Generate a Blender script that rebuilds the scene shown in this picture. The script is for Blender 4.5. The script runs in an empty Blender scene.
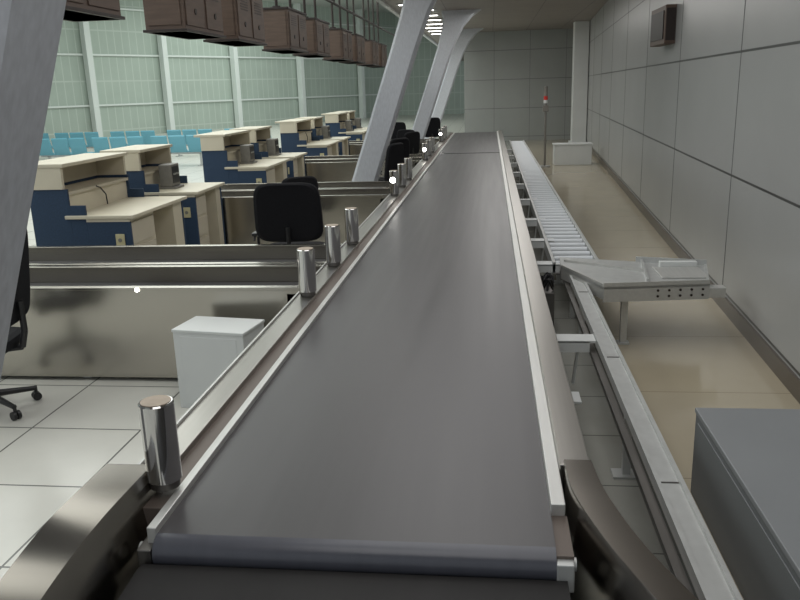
import bpy, bmesh, math, random
from mathutils import Vector, Matrix
random.seed(3)
sc=bpy.context.scene
COL=bpy.context.collection

# ------------------------------------------------------------------ materials
def newmat(name):
    m=bpy.data.materials.new(name); m.use_nodes=True
    nt=m.node_tree; b=nt.nodes["Principled BSDF"]
    return m,nt,b
def mat(name,col,rough=.5,metal=0,noise=0,nscale=(8,8,8),rvar=0,bump=0,emit=0,spec=.5):
    m,nt,b=newmat(name)
    b.inputs["Base Color"].default_value=(*col,1)
    b.inputs["Roughness"].default_value=rough
    b.inputs["Metallic"].default_value=metal
    b.inputs["Specular IOR Level"].default_value=spec
    if emit:
        b.inputs["Emission Color"].default_value=(*col,1); b.inputs["Emission Strength"].default_value=emit
    if noise or rvar or bump:
        tc=nt.nodes.new("ShaderNodeTexCoord"); mp=nt.nodes.new("ShaderNodeMapping")
        mp.inputs["Scale"].default_value=nscale
        n=nt.nodes.new("ShaderNodeTexNoise"); n.inputs["Scale"].default_value=1; n.inputs["Detail"].default_value=5
        nt.links.new(tc.outputs["Object"],mp.inputs[0]); nt.links.new(mp.outputs[0],n.inputs["Vector"])
        if noise:
            r=nt.nodes.new("ShaderNodeMapRange")
            r.inputs[1].default_value=.25; r.inputs[2].default_value=.75
            r.inputs[3].default_value=1-noise; r.inputs[4].default_value=1+noise
            nt.links.new(n.outputs[0],r.inputs[0])
            mx=nt.nodes.new("ShaderNodeVectorMath"); mx.operation='SCALE'
            mx.inputs[0].default_value=col
            nt.links.new(r.outputs[0],mx.inputs["Scale"]); nt.links.new(mx.outputs[0],b.inputs["Base Color"])
        if rvar:
            r=nt.nodes.new("ShaderNodeMapRange")
            r.inputs[1].default_value=.25; r.inputs[2].default_value=.75
            r.inputs[3].default_value=max(.03,rough-rvar); r.inputs[4].default_value=rough+rvar
            nt.links.new(n.outputs[0],r.inputs[0]); nt.links.new(r.outputs[0],b.inputs["Roughness"])
        if bump:
            bp=nt.nodes.new("ShaderNodeBump"); bp.inputs["Strength"].default_value=bump; bp.inputs["Distance"].default_value=.01
            nt.links.new(n.outputs[0],bp.inputs["Height"]); nt.links.new(bp.outputs[0],b.inputs["Normal"])
    return m
def gridmat(name,col,line,axes,rough=.5,noise=.05,nscale=2,spec=.5):
    """axes: list of (axis index, period, offset, width)"""
    m,nt,b=newmat(name); N=nt.nodes; L=nt.links
    tc=N.new("ShaderNodeTexCoord"); sx=N.new("ShaderNodeSeparateXYZ"); L.new(tc.outputs["Object"],sx.inputs[0])
    prev=None
    for ax,per,off,w in axes:
        a=N.new("ShaderNodeMath"); a.operation='SUBTRACT'; L.new(sx.outputs[ax],a.inputs[0]); a.inputs[1].default_value=off-w/2
        f=N.new("ShaderNodeMath"); f.operation='FLOORED_MODULO'; L.new(a.outputs[0],f.inputs[0]); f.inputs[1].default_value=per
        c=N.new("ShaderNodeMath"); c.operation='LESS_THAN'; L.new(f.outputs[0],c.inputs[0]); c.inputs[1].default_value=w
        if prev is None: prev=c
        else:
            mm=N.new("ShaderNodeMath"); mm.operation='MAXIMUM'; L.new(prev.outputs[0],mm.inputs[0]); L.new(c.outputs[0],mm.inputs[1]); prev=mm
    n=N.new("ShaderNodeTexNoise"); n.inputs["Scale"].default_value=nscale; n.inputs["Detail"].default_value=6
    L.new(tc.outputs["Object"],n.inputs["Vector"])
    r=N.new("ShaderNodeMapRange"); r.inputs[1].default_value=.25; r.inputs[2].default_value=.75
    r.inputs[3].default_value=1-noise; r.inputs[4].default_value=1+noise; L.new(n.outputs[0],r.inputs[0])
    s=N.new("ShaderNodeVectorMath"); s.operation='SCALE'; s.inputs[0].default_value=col; L.new(r.outputs[0],s.inputs["Scale"])
    mx=N.new("ShaderNodeMix"); mx.data_type='RGBA'
    L.new(prev.outputs[0],mx.inputs[0]); L.new(s.outputs[0],mx.inputs[6]); mx.inputs[7].default_value=(*line,1)
    L.new(mx.outputs[2],b.inputs["Base Color"])
    b.inputs["Roughness"].default_value=rough; b.inputs["Specular IOR Level"].default_value=spec
    bp=N.new("ShaderNodeBump"); bp.inputs["Strength"].default_value=.4; bp.inputs["Distance"].default_value=.004; bp.invert=True
    L.new(prev.outputs[0],bp.inputs["Height"]); L.new(bp.outputs[0],b.inputs["Normal"])
    return m

M_belt=mat("belt_rubber",(.060,.057,.060),.37,0,.16,(14,.5,1),.04,spec=.45)
M_rollsheen=mat("end_roller_sheen",(.075,.078,.095),.28,0,.1,(20,3,3))  # lighter, bluish tone paints the light sheen onto the roller curve
M_belt2=mat("infeed_rubber",(.020,.019,.019),.55,0,.15,(10,3,1),spec=.2)
M_steel=mat("brushed_steel",(.45,.425,.375),.24,1,.03,(1.2,60,160))
M_steelY=mat("brushed_steel_long",(.36,.345,.32),.28,1,.04,(90,1.2,90))
M_steeld=mat("dark_steel",(.20,.19,.18),.4,1,.08,(30,2,30),.05)
M_alu=mat("aluminium_strip",(.60,.60,.58),.42,.6,.06,(40,2,40))
M_chrome=mat("chrome",(.66,.65,.64),.10,1)
M_cap=mat("bollard_cap",(.40,.33,.26),.6,0,.1,(40,40,40))
M_galv=mat("galvanised",(.54,.55,.54),.45,.5,.08,(12,12,12))
M_blueroll=mat("roller_pvc",(.72,.75,.78),.35,0)
M_brown=mat("brown_strip",(.13,.105,.09),.5,.3)
M_white=mat("white_paint",(.66,.68,.67),.45,0,.03,(3,3,3))
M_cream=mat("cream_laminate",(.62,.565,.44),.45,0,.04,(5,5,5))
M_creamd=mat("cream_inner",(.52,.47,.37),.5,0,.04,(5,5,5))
M_navy=mat("navy_fabric",(.020,.045,.09),.75,0,.2,(60,60,60))
M_socket=mat("socket",(.55,.50,.30),.5)
M_black=mat("black_fabric",(.008,.008,.010),.85,0,.3,(80,80,80),spec=.25)
M_blackp=mat("black_plastic",(.015,.015,.016),.4)
M_gray=mat("device_grey",(.20,.19,.17),.5,0,.1,(20,20,20))
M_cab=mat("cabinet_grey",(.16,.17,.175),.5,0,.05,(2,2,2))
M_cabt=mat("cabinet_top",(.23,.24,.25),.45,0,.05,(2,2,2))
M_wood=mat("brown_board",(.12,.08,.06),.5,0,.2,(3,3,30))
M_woodd=mat("brown_board_dark",(.03,.02,.017),.5)
M_col=mat("column_paint",(.52,.54,.58),.5,0,.10,(40,40,14),0,.08)
M_pole=mat("white_pole",(.78,.82,.80),.5)
M_seat=mat("seat_blue",(.12,.34,.43),.4)
M_red=mat("red",(.6,.03,.02),.4)
M_cable=mat("cable",(.01,.01,.012),.5)
M_joint=mat("joint",(.16,.16,.155),.5)
M_lamp=mat("lamp_tube",(1,.97,.9),.5,0,emit=9)
M_glint=mat("glint_disc",(1,.98,.92),.5,0,emit=20)  # emissive discs added to imitate glints on the metal, no real lamps
M_soffit=gridmat("soffit_panel",(.25,.22,.195),(.13,.12,.11),[(1,1.5,0,.02),(0,1.2,.1,.02)],.5)
M_hceil=mat("hall_ceiling",(.5,.52,.50),.7)
M_tile=gridmat("white_tile",(.63,.62,.57),(.10,.10,.09),[(0,.72,0,.012),(1,.72,4.25,.012)],.28,.05,3)
M_gtile=gridmat("grey_tile",(.32,.32,.29),(.13,.13,.12),[(0,.6,.22,.01),(1,.6,.1,.01)],.15,.08,3)
M_beige=gridmat("beige_floor",(.45,.395,.29),(.28,.24,.17),[(1,1.2,.2,.008)],.12,.05,2)
M_wallR=gridmat("wall_panel_grey",(.345,.35,.345),(.04,.04,.04),[(2,1.03,.155,.020)],.32,.05,1.2)
M_wallE=gridmat("wall_panel_end",(.35,.365,.35),(.18,.185,.18),[(2,1.03,.155,.02),(0,1.3,.15,.015)],.5,.05,1.5)
M_wallL=gridmat("hall_cladding",(.45,.52,.465),(.56,.62,.57),[(2,1.25,.35,.07),(0,.45,0,.05)],.6,.06,1)
M_skirt=mat("skirting",(.10,.085,.07),.35)
M_steelF=mat("fender_steel",(.25,.23,.205),.24,1,.04,(2,2,90))

# ------------------------------------------------------------------ mesh builder
class MB:
    def __init__(s): s.bm=bmesh.new(); s.mats=[]
    def mi(s,m):
        if m not in s.mats: s.mats.append(m)
        return s.mats.index(m)
    def poly(s,pts,m,smooth=False):
        vs=[s.bm.verts.new(p) for p in pts]; f=s.bm.faces.new(vs); f.material_index=s.mi(m); f.smooth=smooth; return f
    def hexa(s,p,m,bev=0):
        vs=[s.bm.verts.new(q) for q in p]; k=s.mi(m); fs=[]
        for a in ((0,3,2,1),(4,5,6,7),(0,1,5,4),(1,2,6,5),(2,3,7,6),(3,0,4,7)):
            f=s.bm.faces.new([vs[i] for i in a]); f.material_index=k; fs.append(f)
        if bev:
            es=list({e for f in fs for e in f.edges})
            r=bmesh.ops.bevel(s.bm,geom=es,offset=bev,segments=2,affect='EDGES',profile=.5,material=k)
    def box(s,x0,x1,y0,y1,z0,z1,m,bev=0):
        s.hexa([(x0,y0,z0),(x1,y0,z0),(x1,y1,z0),(x0,y1,z0),(x0,y0,z1),(x1,y0,z1),(x1,y1,z1),(x0,y1,z1)],m,bev)
    def cyl(s,p0,p1,r,m,seg=16,r1=None,cap=True):
        p0=Vector(p0);p1=Vector(p1); r1=r if r1 is None else r1
        d=(p1-p0).normalized(); a=d.orthogonal().normalized(); b=d.cross(a); k=s.mi(m)
        A=[];B=[]
        for i in range(seg):
            t=2*math.pi*i/seg; o=a*math.cos(t)+b*math.sin(t)
            A.append(s.bm.verts.new(p0+o*r)); B.append(s.bm.verts.new(p1+o*r1))
        for i in range(seg):
            j=(i+1)%seg; f=s.bm.faces.new((A[i],A[j],B[j],B[i])); f.material_index=k; f.smooth=True
        if cap:
            f=s.bm.faces.new(A[::-1]); f.material_index=k
            f=s.bm.faces.new(B); f.material_index=k
    def tube(s,pts,r,m,seg=8):
        for a,b in zip(pts[:-1],pts[1:]): s.cyl(a,b,r,m,seg)
    def loft(s,rings,m,closed=True,caps=True,smooth=True):
        k=s.mi(m); R=[[s.bm.verts.new(p) for p in r] for r in rings]; n=len(R[0])
        for a,b in zip(R[:-1],R[1:]):
            for i in range(n if closed else n-1):
                j=(i+1)%n; f=s.bm.faces.new((a[i],a[j],b[j],b[i])); f.material_index=k; f.smooth=smooth
        if caps and closed:
            f=s.bm.faces.new(R[0][::-1]); f.material_index=k; f=s.bm.faces.new(R[-1]); f.material_index=k
    def done(s,name,loc=(0,0,0),rot=0,parent=None):
        bmesh.ops.recalc_face_normals(s.bm,faces=s.bm.faces)
        me=bpy.data.meshes.new(name); s.bm.to_mesh(me); s.bm.free()
        for m in s.mats: me.materials.append(m)
        fl=[p.use_smooth for p in me.polygons]
        me.set_sharp_from_angle(angle=math.radians(38))
        me.polygons.foreach_set("use_smooth",fl)
        o=bpy.data.objects.new(name,me); COL.objects.link(o); o.location=loc; o.rotation_euler[2]=rot
        if parent: o.parent=parent
        return o

# ------------------------------------------------------------------ camera
R=Matrix(((0.99337,0.00002,0.11492),(0.11085,0.26358,-0.95825),(-0.03031,0.96464,0.26183)))
cd=bpy.data.cameras.new("camera"); cam=bpy.data.objects.new("camera",cd); COL.objects.link(cam)
cam.matrix_world=Matrix.Translation((0,0,2))@R.to_4x4()
cd.sensor_width=36; cd.lens=778/800*36; cd.clip_start=.05; cd.clip_end=200
sc.camera=cam

# ------------------------------------------------------------------ room shell
def wx(y): return 1.70+.055*y      # right wall line
b=MB()
b.poly([(-40,-3,0),(-.4,-3,0),(-.4,70,0),(-40,70,0)],M_tile)
b.poly([(-.4,-3,0),(.84,-3,0),(.84,70,0),(-.4,70,0)],M_gtile)
b.poly([(.84,-3,0),(wx(-3),-3,0),(wx(31),31,0),(.84,31,0)],M_beige)
b.done("floor")
b=MB()
b.hexa([(wx(-3),-3,0),(wx(-3)+.2,-3,0),(wx(31)+.2,31,0),(wx(31),31,0),(wx(-3),-3,3.95),(wx(-3)+.2,-3,3.95),(wx(31)+.2,31,3.95),(wx(31),31,3.95)],M_wallR)
b.done("wall_right")
b=MB()   # vertical joints of the cladding
for i in range(12):
    y=1.3+i*2.9; x=wx(y)
    if y<29.5: b.box(x-.003,x+.01,y,y+.010,.14,3.93,M_joint)
b.done("trim_1")
b=MB()
b.hexa([(wx(-3)-.02,-3,0),(wx(-3),-3,0),(wx(30),30,0),(wx(30)-.02,30,0),(wx(-3)-.02,-3,.13),(wx(-3),-3,.13),(wx(30),30,.13),(wx(30)-.02,30,.13)],M_skirt)
b.done("baseboard_right")
b=MB(); b.box(-.95,3.6,30,30.2,0,3.95,M_wallE); b.done("wall_back")
b=MB(); b.box(2.68,3.14,26.6,27.1,0,3.9,M_white,.01); b.box(2.62,3.14,26.55,27.15,0,.15,M_white); b.done("pillar")
b=MB()
b.box(-2.35,4.2,-3,30.2,3.9,4.05,M_soffit); b.box(-2.45,-2.35,-3,62,3.85,4.4,M_white)
b.box(-2.35,4.2,30.2,62,3.9,4.05,M_soffit)
b.done("ceiling")
b=MB(); b.poly([(-40,-3,7.5),(-2.4,-3,7.5),(-2.4,70,7.5),(-40,70,7.5)],M_hceil); b.box(-2.45,-2.35,-3,62,4.4,7.5,M_white)
b.done("ceiling_hall")
# hall wall (oblique)
A=Vector((-21,38,0)); ang=math.atan2(.866,.5)
b=MB(); b.box(-22,40,0,.2,0,7.5,M_wallL); b.done("wall_left",A,ang)
b=MB()
for k in (-13,-8,-3.2,1.3,5.9,11,16.7,23,29):
    b.box(k-.16,k+.16,-.5,-.12,0,7.5,M_pole,.01)
for z in (1.6,4.1,6.4):
    b.box(-20,30,-.12,-.04,z,z+.09,M_pole)
b.done("trim_2",A,ang)
b=MB(); b.box(-20,4,62,62.2,0,7.5,M_wallL); b.done("wall_hall_end")

# ------------------------------------------------------------------ main conveyor
b=MB()
XL,XR,Y0,Y1,ZB=-1.02,.19,2.03,23.4,.70
prof=[]
for i in range(13):
    t=math.pi/2+math.pi*i/12
    prof.append((Y0+.055*math.cos(t),ZB-.055+.055*math.sin(t)))
b.loft([[(XL,y,z) for y,z in prof],[(XR,y,z) for y,z in prof]],M_rollsheen,closed=False,caps=False)
b.box(XL,XR,Y0,16.0,ZB-.11,ZB,M_belt)
b.box(XL,XR,16.06,Y1,ZB-.1,ZB+.004,M_belt)
b.box(XL,XR,15.99,16.07,ZB-.09,ZB-.02,M_steeld)
# left rails
b.box(XL-.030,XL,2.02,Y1,ZB-.09,ZB+.022,M_alu,.003)
b.box(XL-.10,XL-.030,2.15,Y1,ZB-.09,ZB+.012,M_brown)
b.box(XL-.215,XL-.10,2.3,Y1,ZB-.30,ZB+.035,M_steelY,.004)
b.box(XL-.222,XL-.212,2.3,Y1,ZB+.02,ZB+.045,M_alu)
# right rails
b.box(XR,XR+.045,2.22,Y1,ZB-.09,ZB+.03,M_alu,.003)
b.box(XR+.045,XR+.15,2.45,Y1,ZB-.32,ZB+.05,M_steelY,.004)
b.box(XR-.01,XR+.05,2.0,2.22,ZB-.12,ZB-.01,M_brown)
for y in [2.6+i*2.1 for i in range(10)]:
    for x in (XL-.12,XR+.05):
        b.box(x,x+.07,y,y+.07,.02,ZB-.1,M_galv); b.box(x-.03,x+.10,y-.03,y+.10,0,.02,M_galv)
    b.box(XL-.1,XR+.1,y+.01,y+.06,.30,.36,M_galv)
b.cyl((XL-.06,Y0-.0,ZB-.055),(XR+.06,Y0,ZB-.055),.02,M_galv)
b.box(XR+.0,XR+.05,Y0-.06,Y0+.05,ZB-.11,ZB-.02,M_galv,.004)
b.box(XL-.05,XL-.005,Y0-.05,Y0+.04,ZB-.10,ZB-.03,M_steeld,.004)
# infeed belt below, rolling down towards the viewer
pf=[(1.97,.63),(1.93,.635),(1.8,.625),(1.6,.585),(1.3,.50),(1.0,.40),(.2,.12),(.2,.04),(1.0,.30),(1.9,.52),(1.97,.56)]
b.loft([[(XL-.03,y,z) for y,z in pf],[(XR+.03,y,z) for y,z in pf]],M_belt2,closed=True,smooth=True)
def fender(st):
    rings=[]
    for y,xi,xo,z,xb in st:
        rings.append([(xb,y,max(z-.35,.02)),(xi,y,z-.006),(xi+(xo-xi)*.03,y,z),(xo-(xo-xi)*.03,y,z),(xo,y,z-.006),(xo,y,.01),(xb,y,.01)])
    b.loft(rings,M_steelF,closed=True)
def interp(st,n=12):
    out=[]
    for i in range(len(st)-1):
        p0=st[max(i-1,0)];p1=st[i];p2=st[i+1];p3=st[min(i+2,len(st)-1)]
        for j in range(n):
            t=j/n
            out.append(tuple(.5*((2*q1)+(-q0+q2)*t+(2*q0-5*q1+4*q2-q3)*t*t+(-q0+3*q1-3*q2+q3)*t**3) for q0,q1,q2,q3 in zip(p0,p1,p2,p3)))
    out.append(st[-1]); return out
fender(interp([(2.28,-1.13,-1.30,.80,-1.08),(2.1,-1.135,-1.305,.80,-1.08),(1.95,-1.15,-1.32,.785,-1.08),(1.8,-1.18,-1.345,.74,-1.08),(1.66,-1.22,-1.385,.665,-1.08),(1.54,-1.26,-1.43,.56,-1.08),(1.45,-1.30,-1.47,.43,-1.1),(1.40,-1.32,-1.49,.28,-1.1)]))
fender(interp([(2.47,.25,.345,.76,.245),(2.25,.258,.365,.76,.245),(2.0,.33,.435,.74,.245),(1.8,.43,.545,.70,.25),(1.6,.57,.70,.63,.26),(1.35,.80,.96,.50,.28)]))
b.done("baggage_conveyor")

# ------------------------------------------------------------------ bollards (guide rollers)
def bollard(x,y,glint=False):
    b=MB()
    b.cyl((0,0,-.012),(0,0,.015),.05,M_steeld,24)
    b.cyl((0,0,.015),(0,0,.285),.057,M_chrome,48)
    b.cyl((0,0,.285),(0,0,.290),.057,M_chrome,48,r1=.053)
    b.cyl((0,0,.2905),(0,0,.292),.049,M_cap,32)
    if glint: b.cyl((-.01,-.062,.18),(-.01,-.05,.18),.034,M_glint,14)  # added glowing disc, imitates a glint on the chrome
    b.done("guide_bollard",(x,y,ZB+.05))
P=4.75
bollard(-1.085,2.26)
for g in range(4):
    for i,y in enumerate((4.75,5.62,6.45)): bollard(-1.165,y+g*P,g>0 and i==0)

# ------------------------------------------------------------------ feeder conveyors
def feeder(y0,w,glint=False):
    b=MB(); x0,x1=-4.75,-1.255
    for yy in (0,w-.05):
        b.box(x0,x1-.02,yy,yy+.045,.03,.70,M_steel,.003)
        b.box(x0,x1-.02,yy-.006,yy+.055,.685,.705,M_steel,.003)
    b.box(x0+.05,x1,.05,w-.055,.48,.58,M_belt,.01)
    b.cyl((x1-.04,.05,.55),(x1-.04,w-.055,.55),.04,M_galv)
    for x in (x0+.2,-3,x1-.35):
        b.box(x,x+.06,.06,.12,0,.48,M_galv); b.box(x,x+.06,w-.13,w-.07,0,.48,M_galv)
    b.box(x1-.14,x1+.0,.0,.045,.40,.66,M_steel,.003)
    if glint: b.cyl((-2.47,-.012,.69),(-2.47,.0,.69),.014,M_glint,12)  # added glowing dot, imitates a reflection on the panel rim
    b.done("feeder_conveyor",(0,y0,0))
for g in range(4):
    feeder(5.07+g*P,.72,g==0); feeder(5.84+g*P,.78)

# ------------------------------------------------------------------ check-in desks
def desk(y0,L,dev=None):
    b=MB(); xa,xm,xb=-4.46,-4.06,-3.46
    t=.03
    for yy in (0,L-t):
        b.box(xa,xm,yy,yy+t,.08,1.16,M_navy,.003)
        b.box(xm,xm+.16,yy,yy+t,.08,1.0,M_navy,.003)
        b.box(xm+.16,xb,yy,yy+t,.08,.84,M_navy,.003)
        b.box(xa,xb,yy+.004,yy+t-.004,0,.08,M_steel)
    b.box(xa,xa+.03,t,L-t,.05,1.16,M_navy)
    b.box(xa-.10,xm,-.02,L+.02,1.37,1.405,M_cream,.005)
    for yy in (-.012,L-.03): b.box(xa,xm-.03,yy,yy+.042,1.16,1.37,M_cream,.003)
    b.box(xa,xa+.04,.03,L-.03,1.16,1.37,M_cream)
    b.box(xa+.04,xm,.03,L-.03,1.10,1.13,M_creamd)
    b.box(xm-.06,xm-.03,.03,L-.03,.87,1.12,M_cream)
    b.box(xm-.05,xb+.05,-.02,L+.02,.87,.905,M_cream,.006)
    b.box(xm+.16,xb,-.005,.03,.84,.87,M_cream)
    b.box(xb-.55,xb-.03,t,L*.45,.06,.86,M_cream)
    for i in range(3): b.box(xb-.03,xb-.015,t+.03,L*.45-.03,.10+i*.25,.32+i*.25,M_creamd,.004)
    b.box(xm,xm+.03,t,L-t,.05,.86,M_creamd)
    b.box(xb-.5,xb-.01,L*.8,L-t,.06,.86,M_cream)
    b.box(xb-.16,xb-.07,-.012,.0,.60,.72,M_socket,.003)
    b.cyl((xb-.115,-.016,.66),(xb-.115,-.01,.66),.02,M_gray,12)
    if dev:
        x,y=-3.90,L*.45
        b.box(x-.12,x+.1,y-.14,y+.14,.905,.93,M_gray,.004)
        b.box(x-.10,x+.06,y-.13,y+.13,.93,1.20,M_gray,.012)
        b.box(x+.06,x+.066,y-.10,y+.10,.97,1.17,M_blackp)
        for i in range(4): b.cyl((x+.064,y-.07+i*.045,1.08),(x+.072,y-.07+i*.045,1.08),.012,M_alu,10)
        b.tube([(x-.1,y+.3,1.0),(x-.1,y+.2,1.1),(x-.1,y+.15,1.02)],.008,M_cable)
    else:
        y=L*.5; x=xm
        b.tube([(x,y+.1,.91),(x+.02,y+.05,1.02),(x+.02,y-.05,1.1),(x+.03,y-.15,1.13)],.007,M_cable)
    b.done("check_in_desk",(0,y0,0))
for g in range(4):
    desk(7.12+g*P,1.35,dev=(g%2==1))
    desk(8.85+g*P,.93,dev=True)

# ------------------------------------------------------------------ office chairs
def chair(x,y,rot,arms=True,w=.50,bh=.50,bz=.60):
    b=MB()
    for i in range(5):
        a=2*math.pi*i/5+.3; c,s=math.cos(a),math.sin(a)
        b.cyl((0,0,.12),(c*.29,s*.29,.085),.026,M_blackp,10,r1=.016)
        b.cyl((c*.29,s*.29,.10),(c*.29,s*.29,.05),.012,M_blackp,8)
        for d in (-.016,.016):
            b.cyl((c*.29-s*(d-.010),s*.29+c*(d-.010),.029),(c*.29-s*(d+.010),s*.29+c*(d+.010),.029),.029,M_blackp,14)
    b.cyl((0,0,.08),(0,0,.30),.034,M_blackp,14); b.cyl((0,0,.30),(0,0,.42),.016,M_galv,12)
    b.box(-.12,.12,-.10,.12,.40,.43,M_blackp,.008)
    rings=[]
    for z,k in ((.43,.80),(.445,.95),(.48,1.0),(.505,.96),(.52,.82)):
        rings.append([(w/2*k*math.copysign(abs(math.cos(t))**.45,math.cos(t)),.24*k*math.copysign(abs(math.sin(t))**.45,math.sin(t)),z) for t in [2*math.pi*i/28 for i in range(28)]])
    b.loft(rings,M_black)
    rings=[]
    for dy,k in ((-.035,.88),(-.02,.98),(.0,1.0),(.025,.98),(.035,.86)):
        r=[]
        for i in range(36):
            t=2*math.pi*i/36
            px=w/2*k*math.copysign(abs(math.cos(t))**.4,math.cos(t)); pz=bh/2*(k if k>.9 else .93)*math.copysign(abs(math.sin(t))**.4,math.sin(t))
            r.append((px*(1-.06*(pz/bh)),-.25+dy+.9*px*px*.35-.12*pz-.03,bz+bh/2+pz))
        rings.append(r)
    b.loft(rings,M_black)
    b.tube([(0,-.08,.42),(0,-.27,.44),(0,-.30,.55),(0,-.30,.75)],.022,M_blackp)
    if arms:
        for sx in (-1,1):
            X=sx*(w/2+.045)
            b.tube([(sx*.10,.02,.42),(X,.02,.43),(X,.04,.62)],.015,M_blackp)
            b.tube([(X,.04,.62),(X,-.10,.64),(X,-.14,.60)],.012,M_blackp)
            b.box(X-.03,X+.03,-.13,.15,.64,.67,M_blackp,.012)
    b.done("office_chair",(x,y,0),rot)
chair(-1.94,7.50,.06,True,.66,.58,.60)
chair(-3.32,4.50,1.75,True,.54,.66,.60)
chair(-2.35,9.2,.5,True,.46,.45,.6)
chair(-1.68,11.9,1.2,True,.5,.6,.62)
chair(-1.75,13.5,.9,True,.5,.6,.6)
chair(-1.9,17.3,.9,True); chair(-1.8,18.4,-.4,True); chair(-1.7,22.6,.3,True,.5,.55,.65); chair(-2.6,22.6,.0,True)

# ------------------------------------------------------------------ white box
b=MB()
b.box(-.25,.25,-.155,.155,.0,.525,M_white,.004); b.box(-.256,.256,-.16,.16,.525,.545,M_white,.004)
b.box(-.20,.20,-.158,-.153,.04,.50,M_white,.002)
b.done("storage_box",(-1.77,4.72,0),math.radians(-9))

# ------------------------------------------------------------------ leaning columns
def column(y,d=.34):
    b=MB()
    def xr(z): return -1.74+.35*(z-.76)
    rings=[]
    W=.40
    for z,e in ((0,0),(.02,0),(2.6,0),(3.1,.02),(3.5,.10),(3.75,.24),(3.9,.42)):
        x1=xr(z)+e; x0=xr(z)-W-e*.5; c=.04
        rings.append([(x0+c,0,z),(x1-c,0,z),(x1,c,z),(x1,d-c,z),(x1-c,d,z),(x0+c,d,z),(x0,d-c,z),(x0,c,z)])
    b.loft(rings,M_col,smooth=False)
    b.box(xr(0)-W-.08,xr(0)+.08,-.06,d+.06,0,.03,M_steel,.004)
    b.done("leaning_column",(0,y,0))
for y in (1.965,12.3,21.2,28.0): column(y)

# ------------------------------------------------------------------ hanging sign cabinets
def sign(y,L=1.15):
    b=MB(); x0,x1,z0,z1=-3.32,-2.92,2.60,3.20
    b.box(x0,x1,0,L,z0,z1,M_wood,.01)
    b.box(x0-.02,x1+.02,-.02,L+.02,z1-.03,z1,M_woodd,.003); b.box(x0-.02,x1+.02,-.02,L+.02,z0,z0+.025,M_woodd,.003)
    b.box(x0+.03,x1-.03,-.012,0,z0+.06,z1-.06,M_wood,.006)
    for k in (0,.5):
        b.box(x1,x1+.012,L*k+.04,L*(k+.5)-.04,z0+.06,z1-.06,M_wood,.004)
        b.cyl((x1+.012,L*(k+.25),z0+.2),(x1+.02,L*(k+.25),z0+.2),.03,M_woodd,16)
        for i in range(5): b.box(x1+.012,x1+.016,L*k+.15,L*(k+.5)-.15,z1-.12-i*.03,z1-.11-i*.03,M_woodd)
    b.box(x0-.012,x0,.06,L-.06,z0+.07,z1-.07,M_blackp,.004)
    for yy in (.15,L-.15):
        b.cyl(((x0+x1)/2,yy,z1),((x0+x1)/2,yy,7.5),.022,M_woodd,10)
        b.cyl(((x0+x1)/2,yy,z1),((x0+x1)/2,yy,z1+.03),.06,M_woodd,14)
    b.done("hanging_sign_cabinet",(0,y,0))
for e in (6.3,8.80,10.45,12.9,14.75,17.2,18.95,21.3,23.0): sign(e-1.15)
b=MB()
b.cyl((-2.85,3,3.55),(-2.85,27,3.55),.025,M_woodd,10)
for y in (3,9,15,21,27): b.cyl((-2.85,y,7.5),(-2.85,y,3.55),.02,M_woodd)
b.done("suspension_rail")

# ------------------------------------------------------------------ benches
def bench(x,y,n=3):
    b=MB()
    b.box(0,n*.54,-.02,.04,.34,.39,M_galv)
    for i in range(n):
        cx=.27+i*.54
        prof=[(-.24,.43),(-.22,.45),(.0,.42),(.16,.43),(.22,.50),(.27,.70),(.31,.90)]
        rings=[[(cx-.24,yy,z),(cx+.24,yy,z),(cx+.24,yy+.02,z-.03),(cx-.24,yy+.02,z-.03)] for yy,z in prof]
        b.loft(rings,M_seat)
    for xx in (.25,n*.54-.25):
        b.box(xx-.02,xx+.02,-.02,.04,0,.36,M_galv); b.box(xx-.025,xx+.025,-.25,.28,0,.03,M_galv)
    b.done("waiting_bench",(x,y,0),math.pi)
for x0 in (-11.8,-10.0,-8.2,-6.3): bench(x0,22.4)
for x0 in (-15.0,-13.2,-11.2,-9.2,-7.2): bench(x0,26)

# ------------------------------------------------------------------ right roller conveyor
b=MB(); ZR=.45
b.box(.655,.765,1.4,6.9,ZR-.035,ZR,M_galv,.003)
b.box(.655,.672,1.4,6.9,ZR,ZR+.018,M_galv); b.box(.748,.765,1.4,6.9,ZR,ZR+.018,M_galv)
b.box(.62,.655,1.4,6.9,ZR-.09,ZR-.06,M_steeld)
for y in (2.9,4.4,5.9): b.box(.655,.765,y,y+.006,ZR+.0,ZR+.004,M_steeld)
for x in (.555,.945): b.box(x,x+.03,6.9,23.2,ZR-.09,ZR+.015,M_galv,.003)
b.box(.585,.945,6.9,23.2,ZR-.10,ZR-.09,M_steeld)
y=6.98
while y<23.1:
    b.cyl((.59,y,ZR-.02),(.94,y,ZR-.02),.03,M_blueroll,10); y+=.21
for y in [1.7+i*2.1 for i in range(11)]:
    b.box(.69,.73,y,y+.04,0,ZR-.04,M_galv); b.box(.64,.78,y-.03,y+.07,0,.012,M_galv)
for y in (4.72,6.9,8.0,9.3,11.0,12.8,14.6,16.4,18.2,20):
    b.box(.345,.66,y,y+.14,ZR-.02,ZR-.004,M_white,.003)
    b.box(.345,.62,y,y+.012,ZR-.08,ZR-.01,M_white)
    b.hexa([(.52,y+.02,ZR-.30),(.535,y+.02,ZR-.30),(.535,y+.06,ZR-.30),(.52,y+.06,ZR-.30),(.55,y+.02,ZR-.02),(.565,y+.02,ZR-.02),(.565,y+.06,ZR-.02),(.55,y+.06,ZR-.02)],M_galv)
b.box(.345,.50,4.05,4.2,.30,.315,M_white,.003)
b.done("roller_conveyor")
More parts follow.
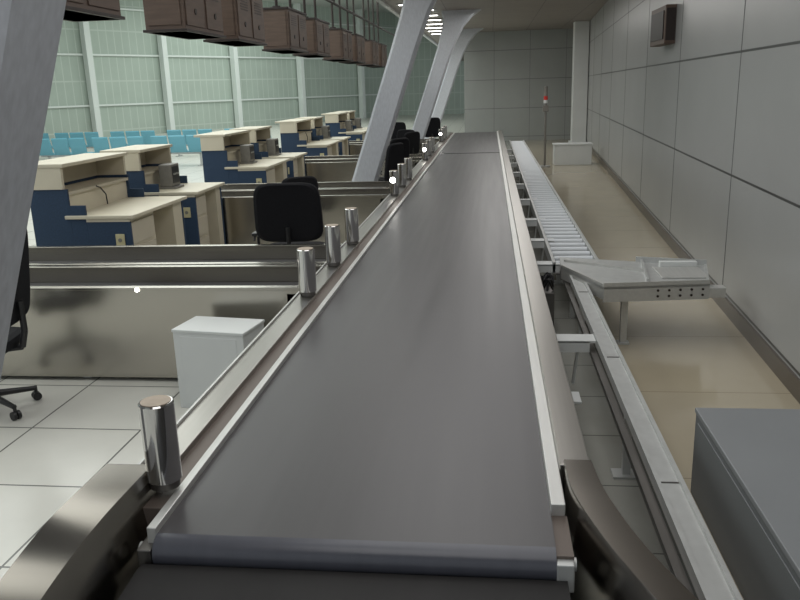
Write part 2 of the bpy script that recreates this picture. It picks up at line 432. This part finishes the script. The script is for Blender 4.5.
# transfer table
b=MB(); z=.50
top=[(.60,6.55),(.86,5.86),(1.66,5.96),(1.80,6.60),(1.25,6.75),(.62,6.95)]
rb=[(x,y,z-.02) for x,y in top]; rt=[(x,y,z) for x,y in top]
b.loft([rb,rt],M_galv,smooth=False)
def wallseg(p,q,z0,z1,m,t=.02):
    p=Vector((*p,0));q=Vector((*q,0)); d=(q-p).normalized(); nrm=Vector((-d.y,d.x,0))*t
    a=[p,q,q+nrm,p+nrm]
    b.hexa([(v.x,v.y,z0) for v in a]+[(v.x,v.y,z1) for v in a],m)
wallseg((.86,5.86),(1.66,5.96),z-.12,z+.03,M_alu); wallseg((1.66,5.96),(1.80,6.60),z-.12,z+.01,M_galv)
wallseg((.60,6.55),(.86,5.86),z-.10,z+.02,M_alu); wallseg((1.8,6.6),(1.25,6.75),z-.10,z+.045,M_galv)
wallseg((1.22,6.0),(1.30,6.70),z,z+.03,M_galv); wallseg((.64,6.75),(1.24,6.35),z,z+.02,M_alu)
for i in range(9):
    x=.93+i*.085; yy=5.86+(x-.86)*.125-.002
    if i>3:
        b.cyl((x,yy-.004,z-.04),(x,yy+.0,z-.04),.010,M_woodd,10)
        b.cyl((x,yy-.004,z-.085),(x,yy+.0,z-.085),.010,M_woodd,10)
b.box(1.34,1.70,6.12,6.5,z,z+.012,M_alu,.004)
b.box(1.40,1.70,6.5,6.56,z,z+.05,M_white,.004)
b.box(1.02,1.07,6.0,6.05,0,z-.1,M_alu); b.box(1.0,1.09,5.98,6.07,0,.012,M_galv)
b.box(.70,.74,6.7,6.74,0,z-.02,M_galv)
b.box(1.66,1.78,5.95,6.05,z-.11,z-.03,M_alu,.004)
b.done("transfer_table")
b=MB()
def coil(c,r,tw,z0):
    pts=[(c[0]+r*math.cos(t*.5)*(.8+.1*math.sin(t)),c[1]+r*1.6*math.sin(t*.5),z0+.05*math.sin(t*.9+tw)) for t in range(26)]
    b.tube(pts,.009,M_cable,6)
coil((.48,6.4),.055,0,.40); coil((.48,6.65),.055,1,.36); b.tube([(.48,6.4,.40),(.46,6.3,.2),(.45,6.2,.01)],.009,M_cable,6)
b.box(.42,.53,6.3,6.6,.0,.34,M_steeld,.005)
b.done("drive_unit")

# ------------------------------------------------------------------ cabinet, low box, pole, speaker
b=MB()
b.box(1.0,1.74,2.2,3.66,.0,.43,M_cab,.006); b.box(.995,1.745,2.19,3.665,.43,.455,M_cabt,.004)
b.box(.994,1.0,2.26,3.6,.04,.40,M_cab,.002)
b.done("metal_cabinet")
b=MB(); b.box(1.62,2.55,20.3,20.8,0,.50,M_white,.01); b.box(1.60,2.57,20.28,20.82,.50,.53,M_white,.004); b.done("low_cabinet")
b=MB()
b.cyl((0,0,0),(0,0,.03),.14,M_galv,20); b.cyl((0,0,0),(0,0,1.75),.028,M_gray,12)
b.cyl((0,0,1.55),(0,0,1.63),.05,M_white,14); b.cyl((0,0,1.63),(0,0,1.72),.05,M_red,14); b.cyl((0,0,1.72),(0,0,1.95),.045,M_gray,14); b.box(-.07,.07,-.05,.05,1.35,1.5,M_gray,.01)
b.done("beacon_post",(1.36,20.0,0))
b=MB()
x=wx(10.45)
b.box(x-.13,x+.01,10.45,11.35,2.44,2.90,M_wood,.01); b.box(x-.142,x-.13,10.52,11.28,2.50,2.84,M_woodd,.003)
b.box(x-.12,x-.01,10.44,10.45,2.48,2.86,M_woodd)
b.done("wall_speaker")

# ------------------------------------------------------------------ lamps
b=MB()
for i in range(14):
    y=10+i*1.5
    b.box(-2.15,-1.35,y,y+.16,3.87,3.895,M_white); b.box(-2.10,-1.40,y+.03,y+.13,3.862,3.87,M_lamp)
b.done("ceiling_light_strips")
def area(n,loc,sx,sy,e,col,rot=(0,0,0)):
    l=bpy.data.lights.new(n,'AREA'); l.shape='RECTANGLE'; l.size=sx; l.size_y=sy; l.energy=e; l.color=col
    o=bpy.data.objects.new(n,l); COL.objects.link(o); o.location=loc; o.rotation_euler=rot
area("hall_lamp",(-9,14,7.3),9,26,1850,(.96,1,.97))
area("hall_lamp_far",(-10,38,7.3),12,20,1200,(.92,1,.95))
area("soffit_lamp",(-.3,5,3.8),2.0,11,135,(1,.99,.98))
area("soffit_lamp_far",(.3,20,3.8),1.5,14,140,(1,.98,.95))
w=bpy.data.worlds.new("world"); sc.world=w; w.use_nodes=True
w.node_tree.nodes["Background"].inputs[0].default_value=(.76,.82,.88,1); w.node_tree.nodes["Background"].inputs[1].default_value=.55
sc.view_settings.view_transform='Standard'
sc.view_settings.exposure=0
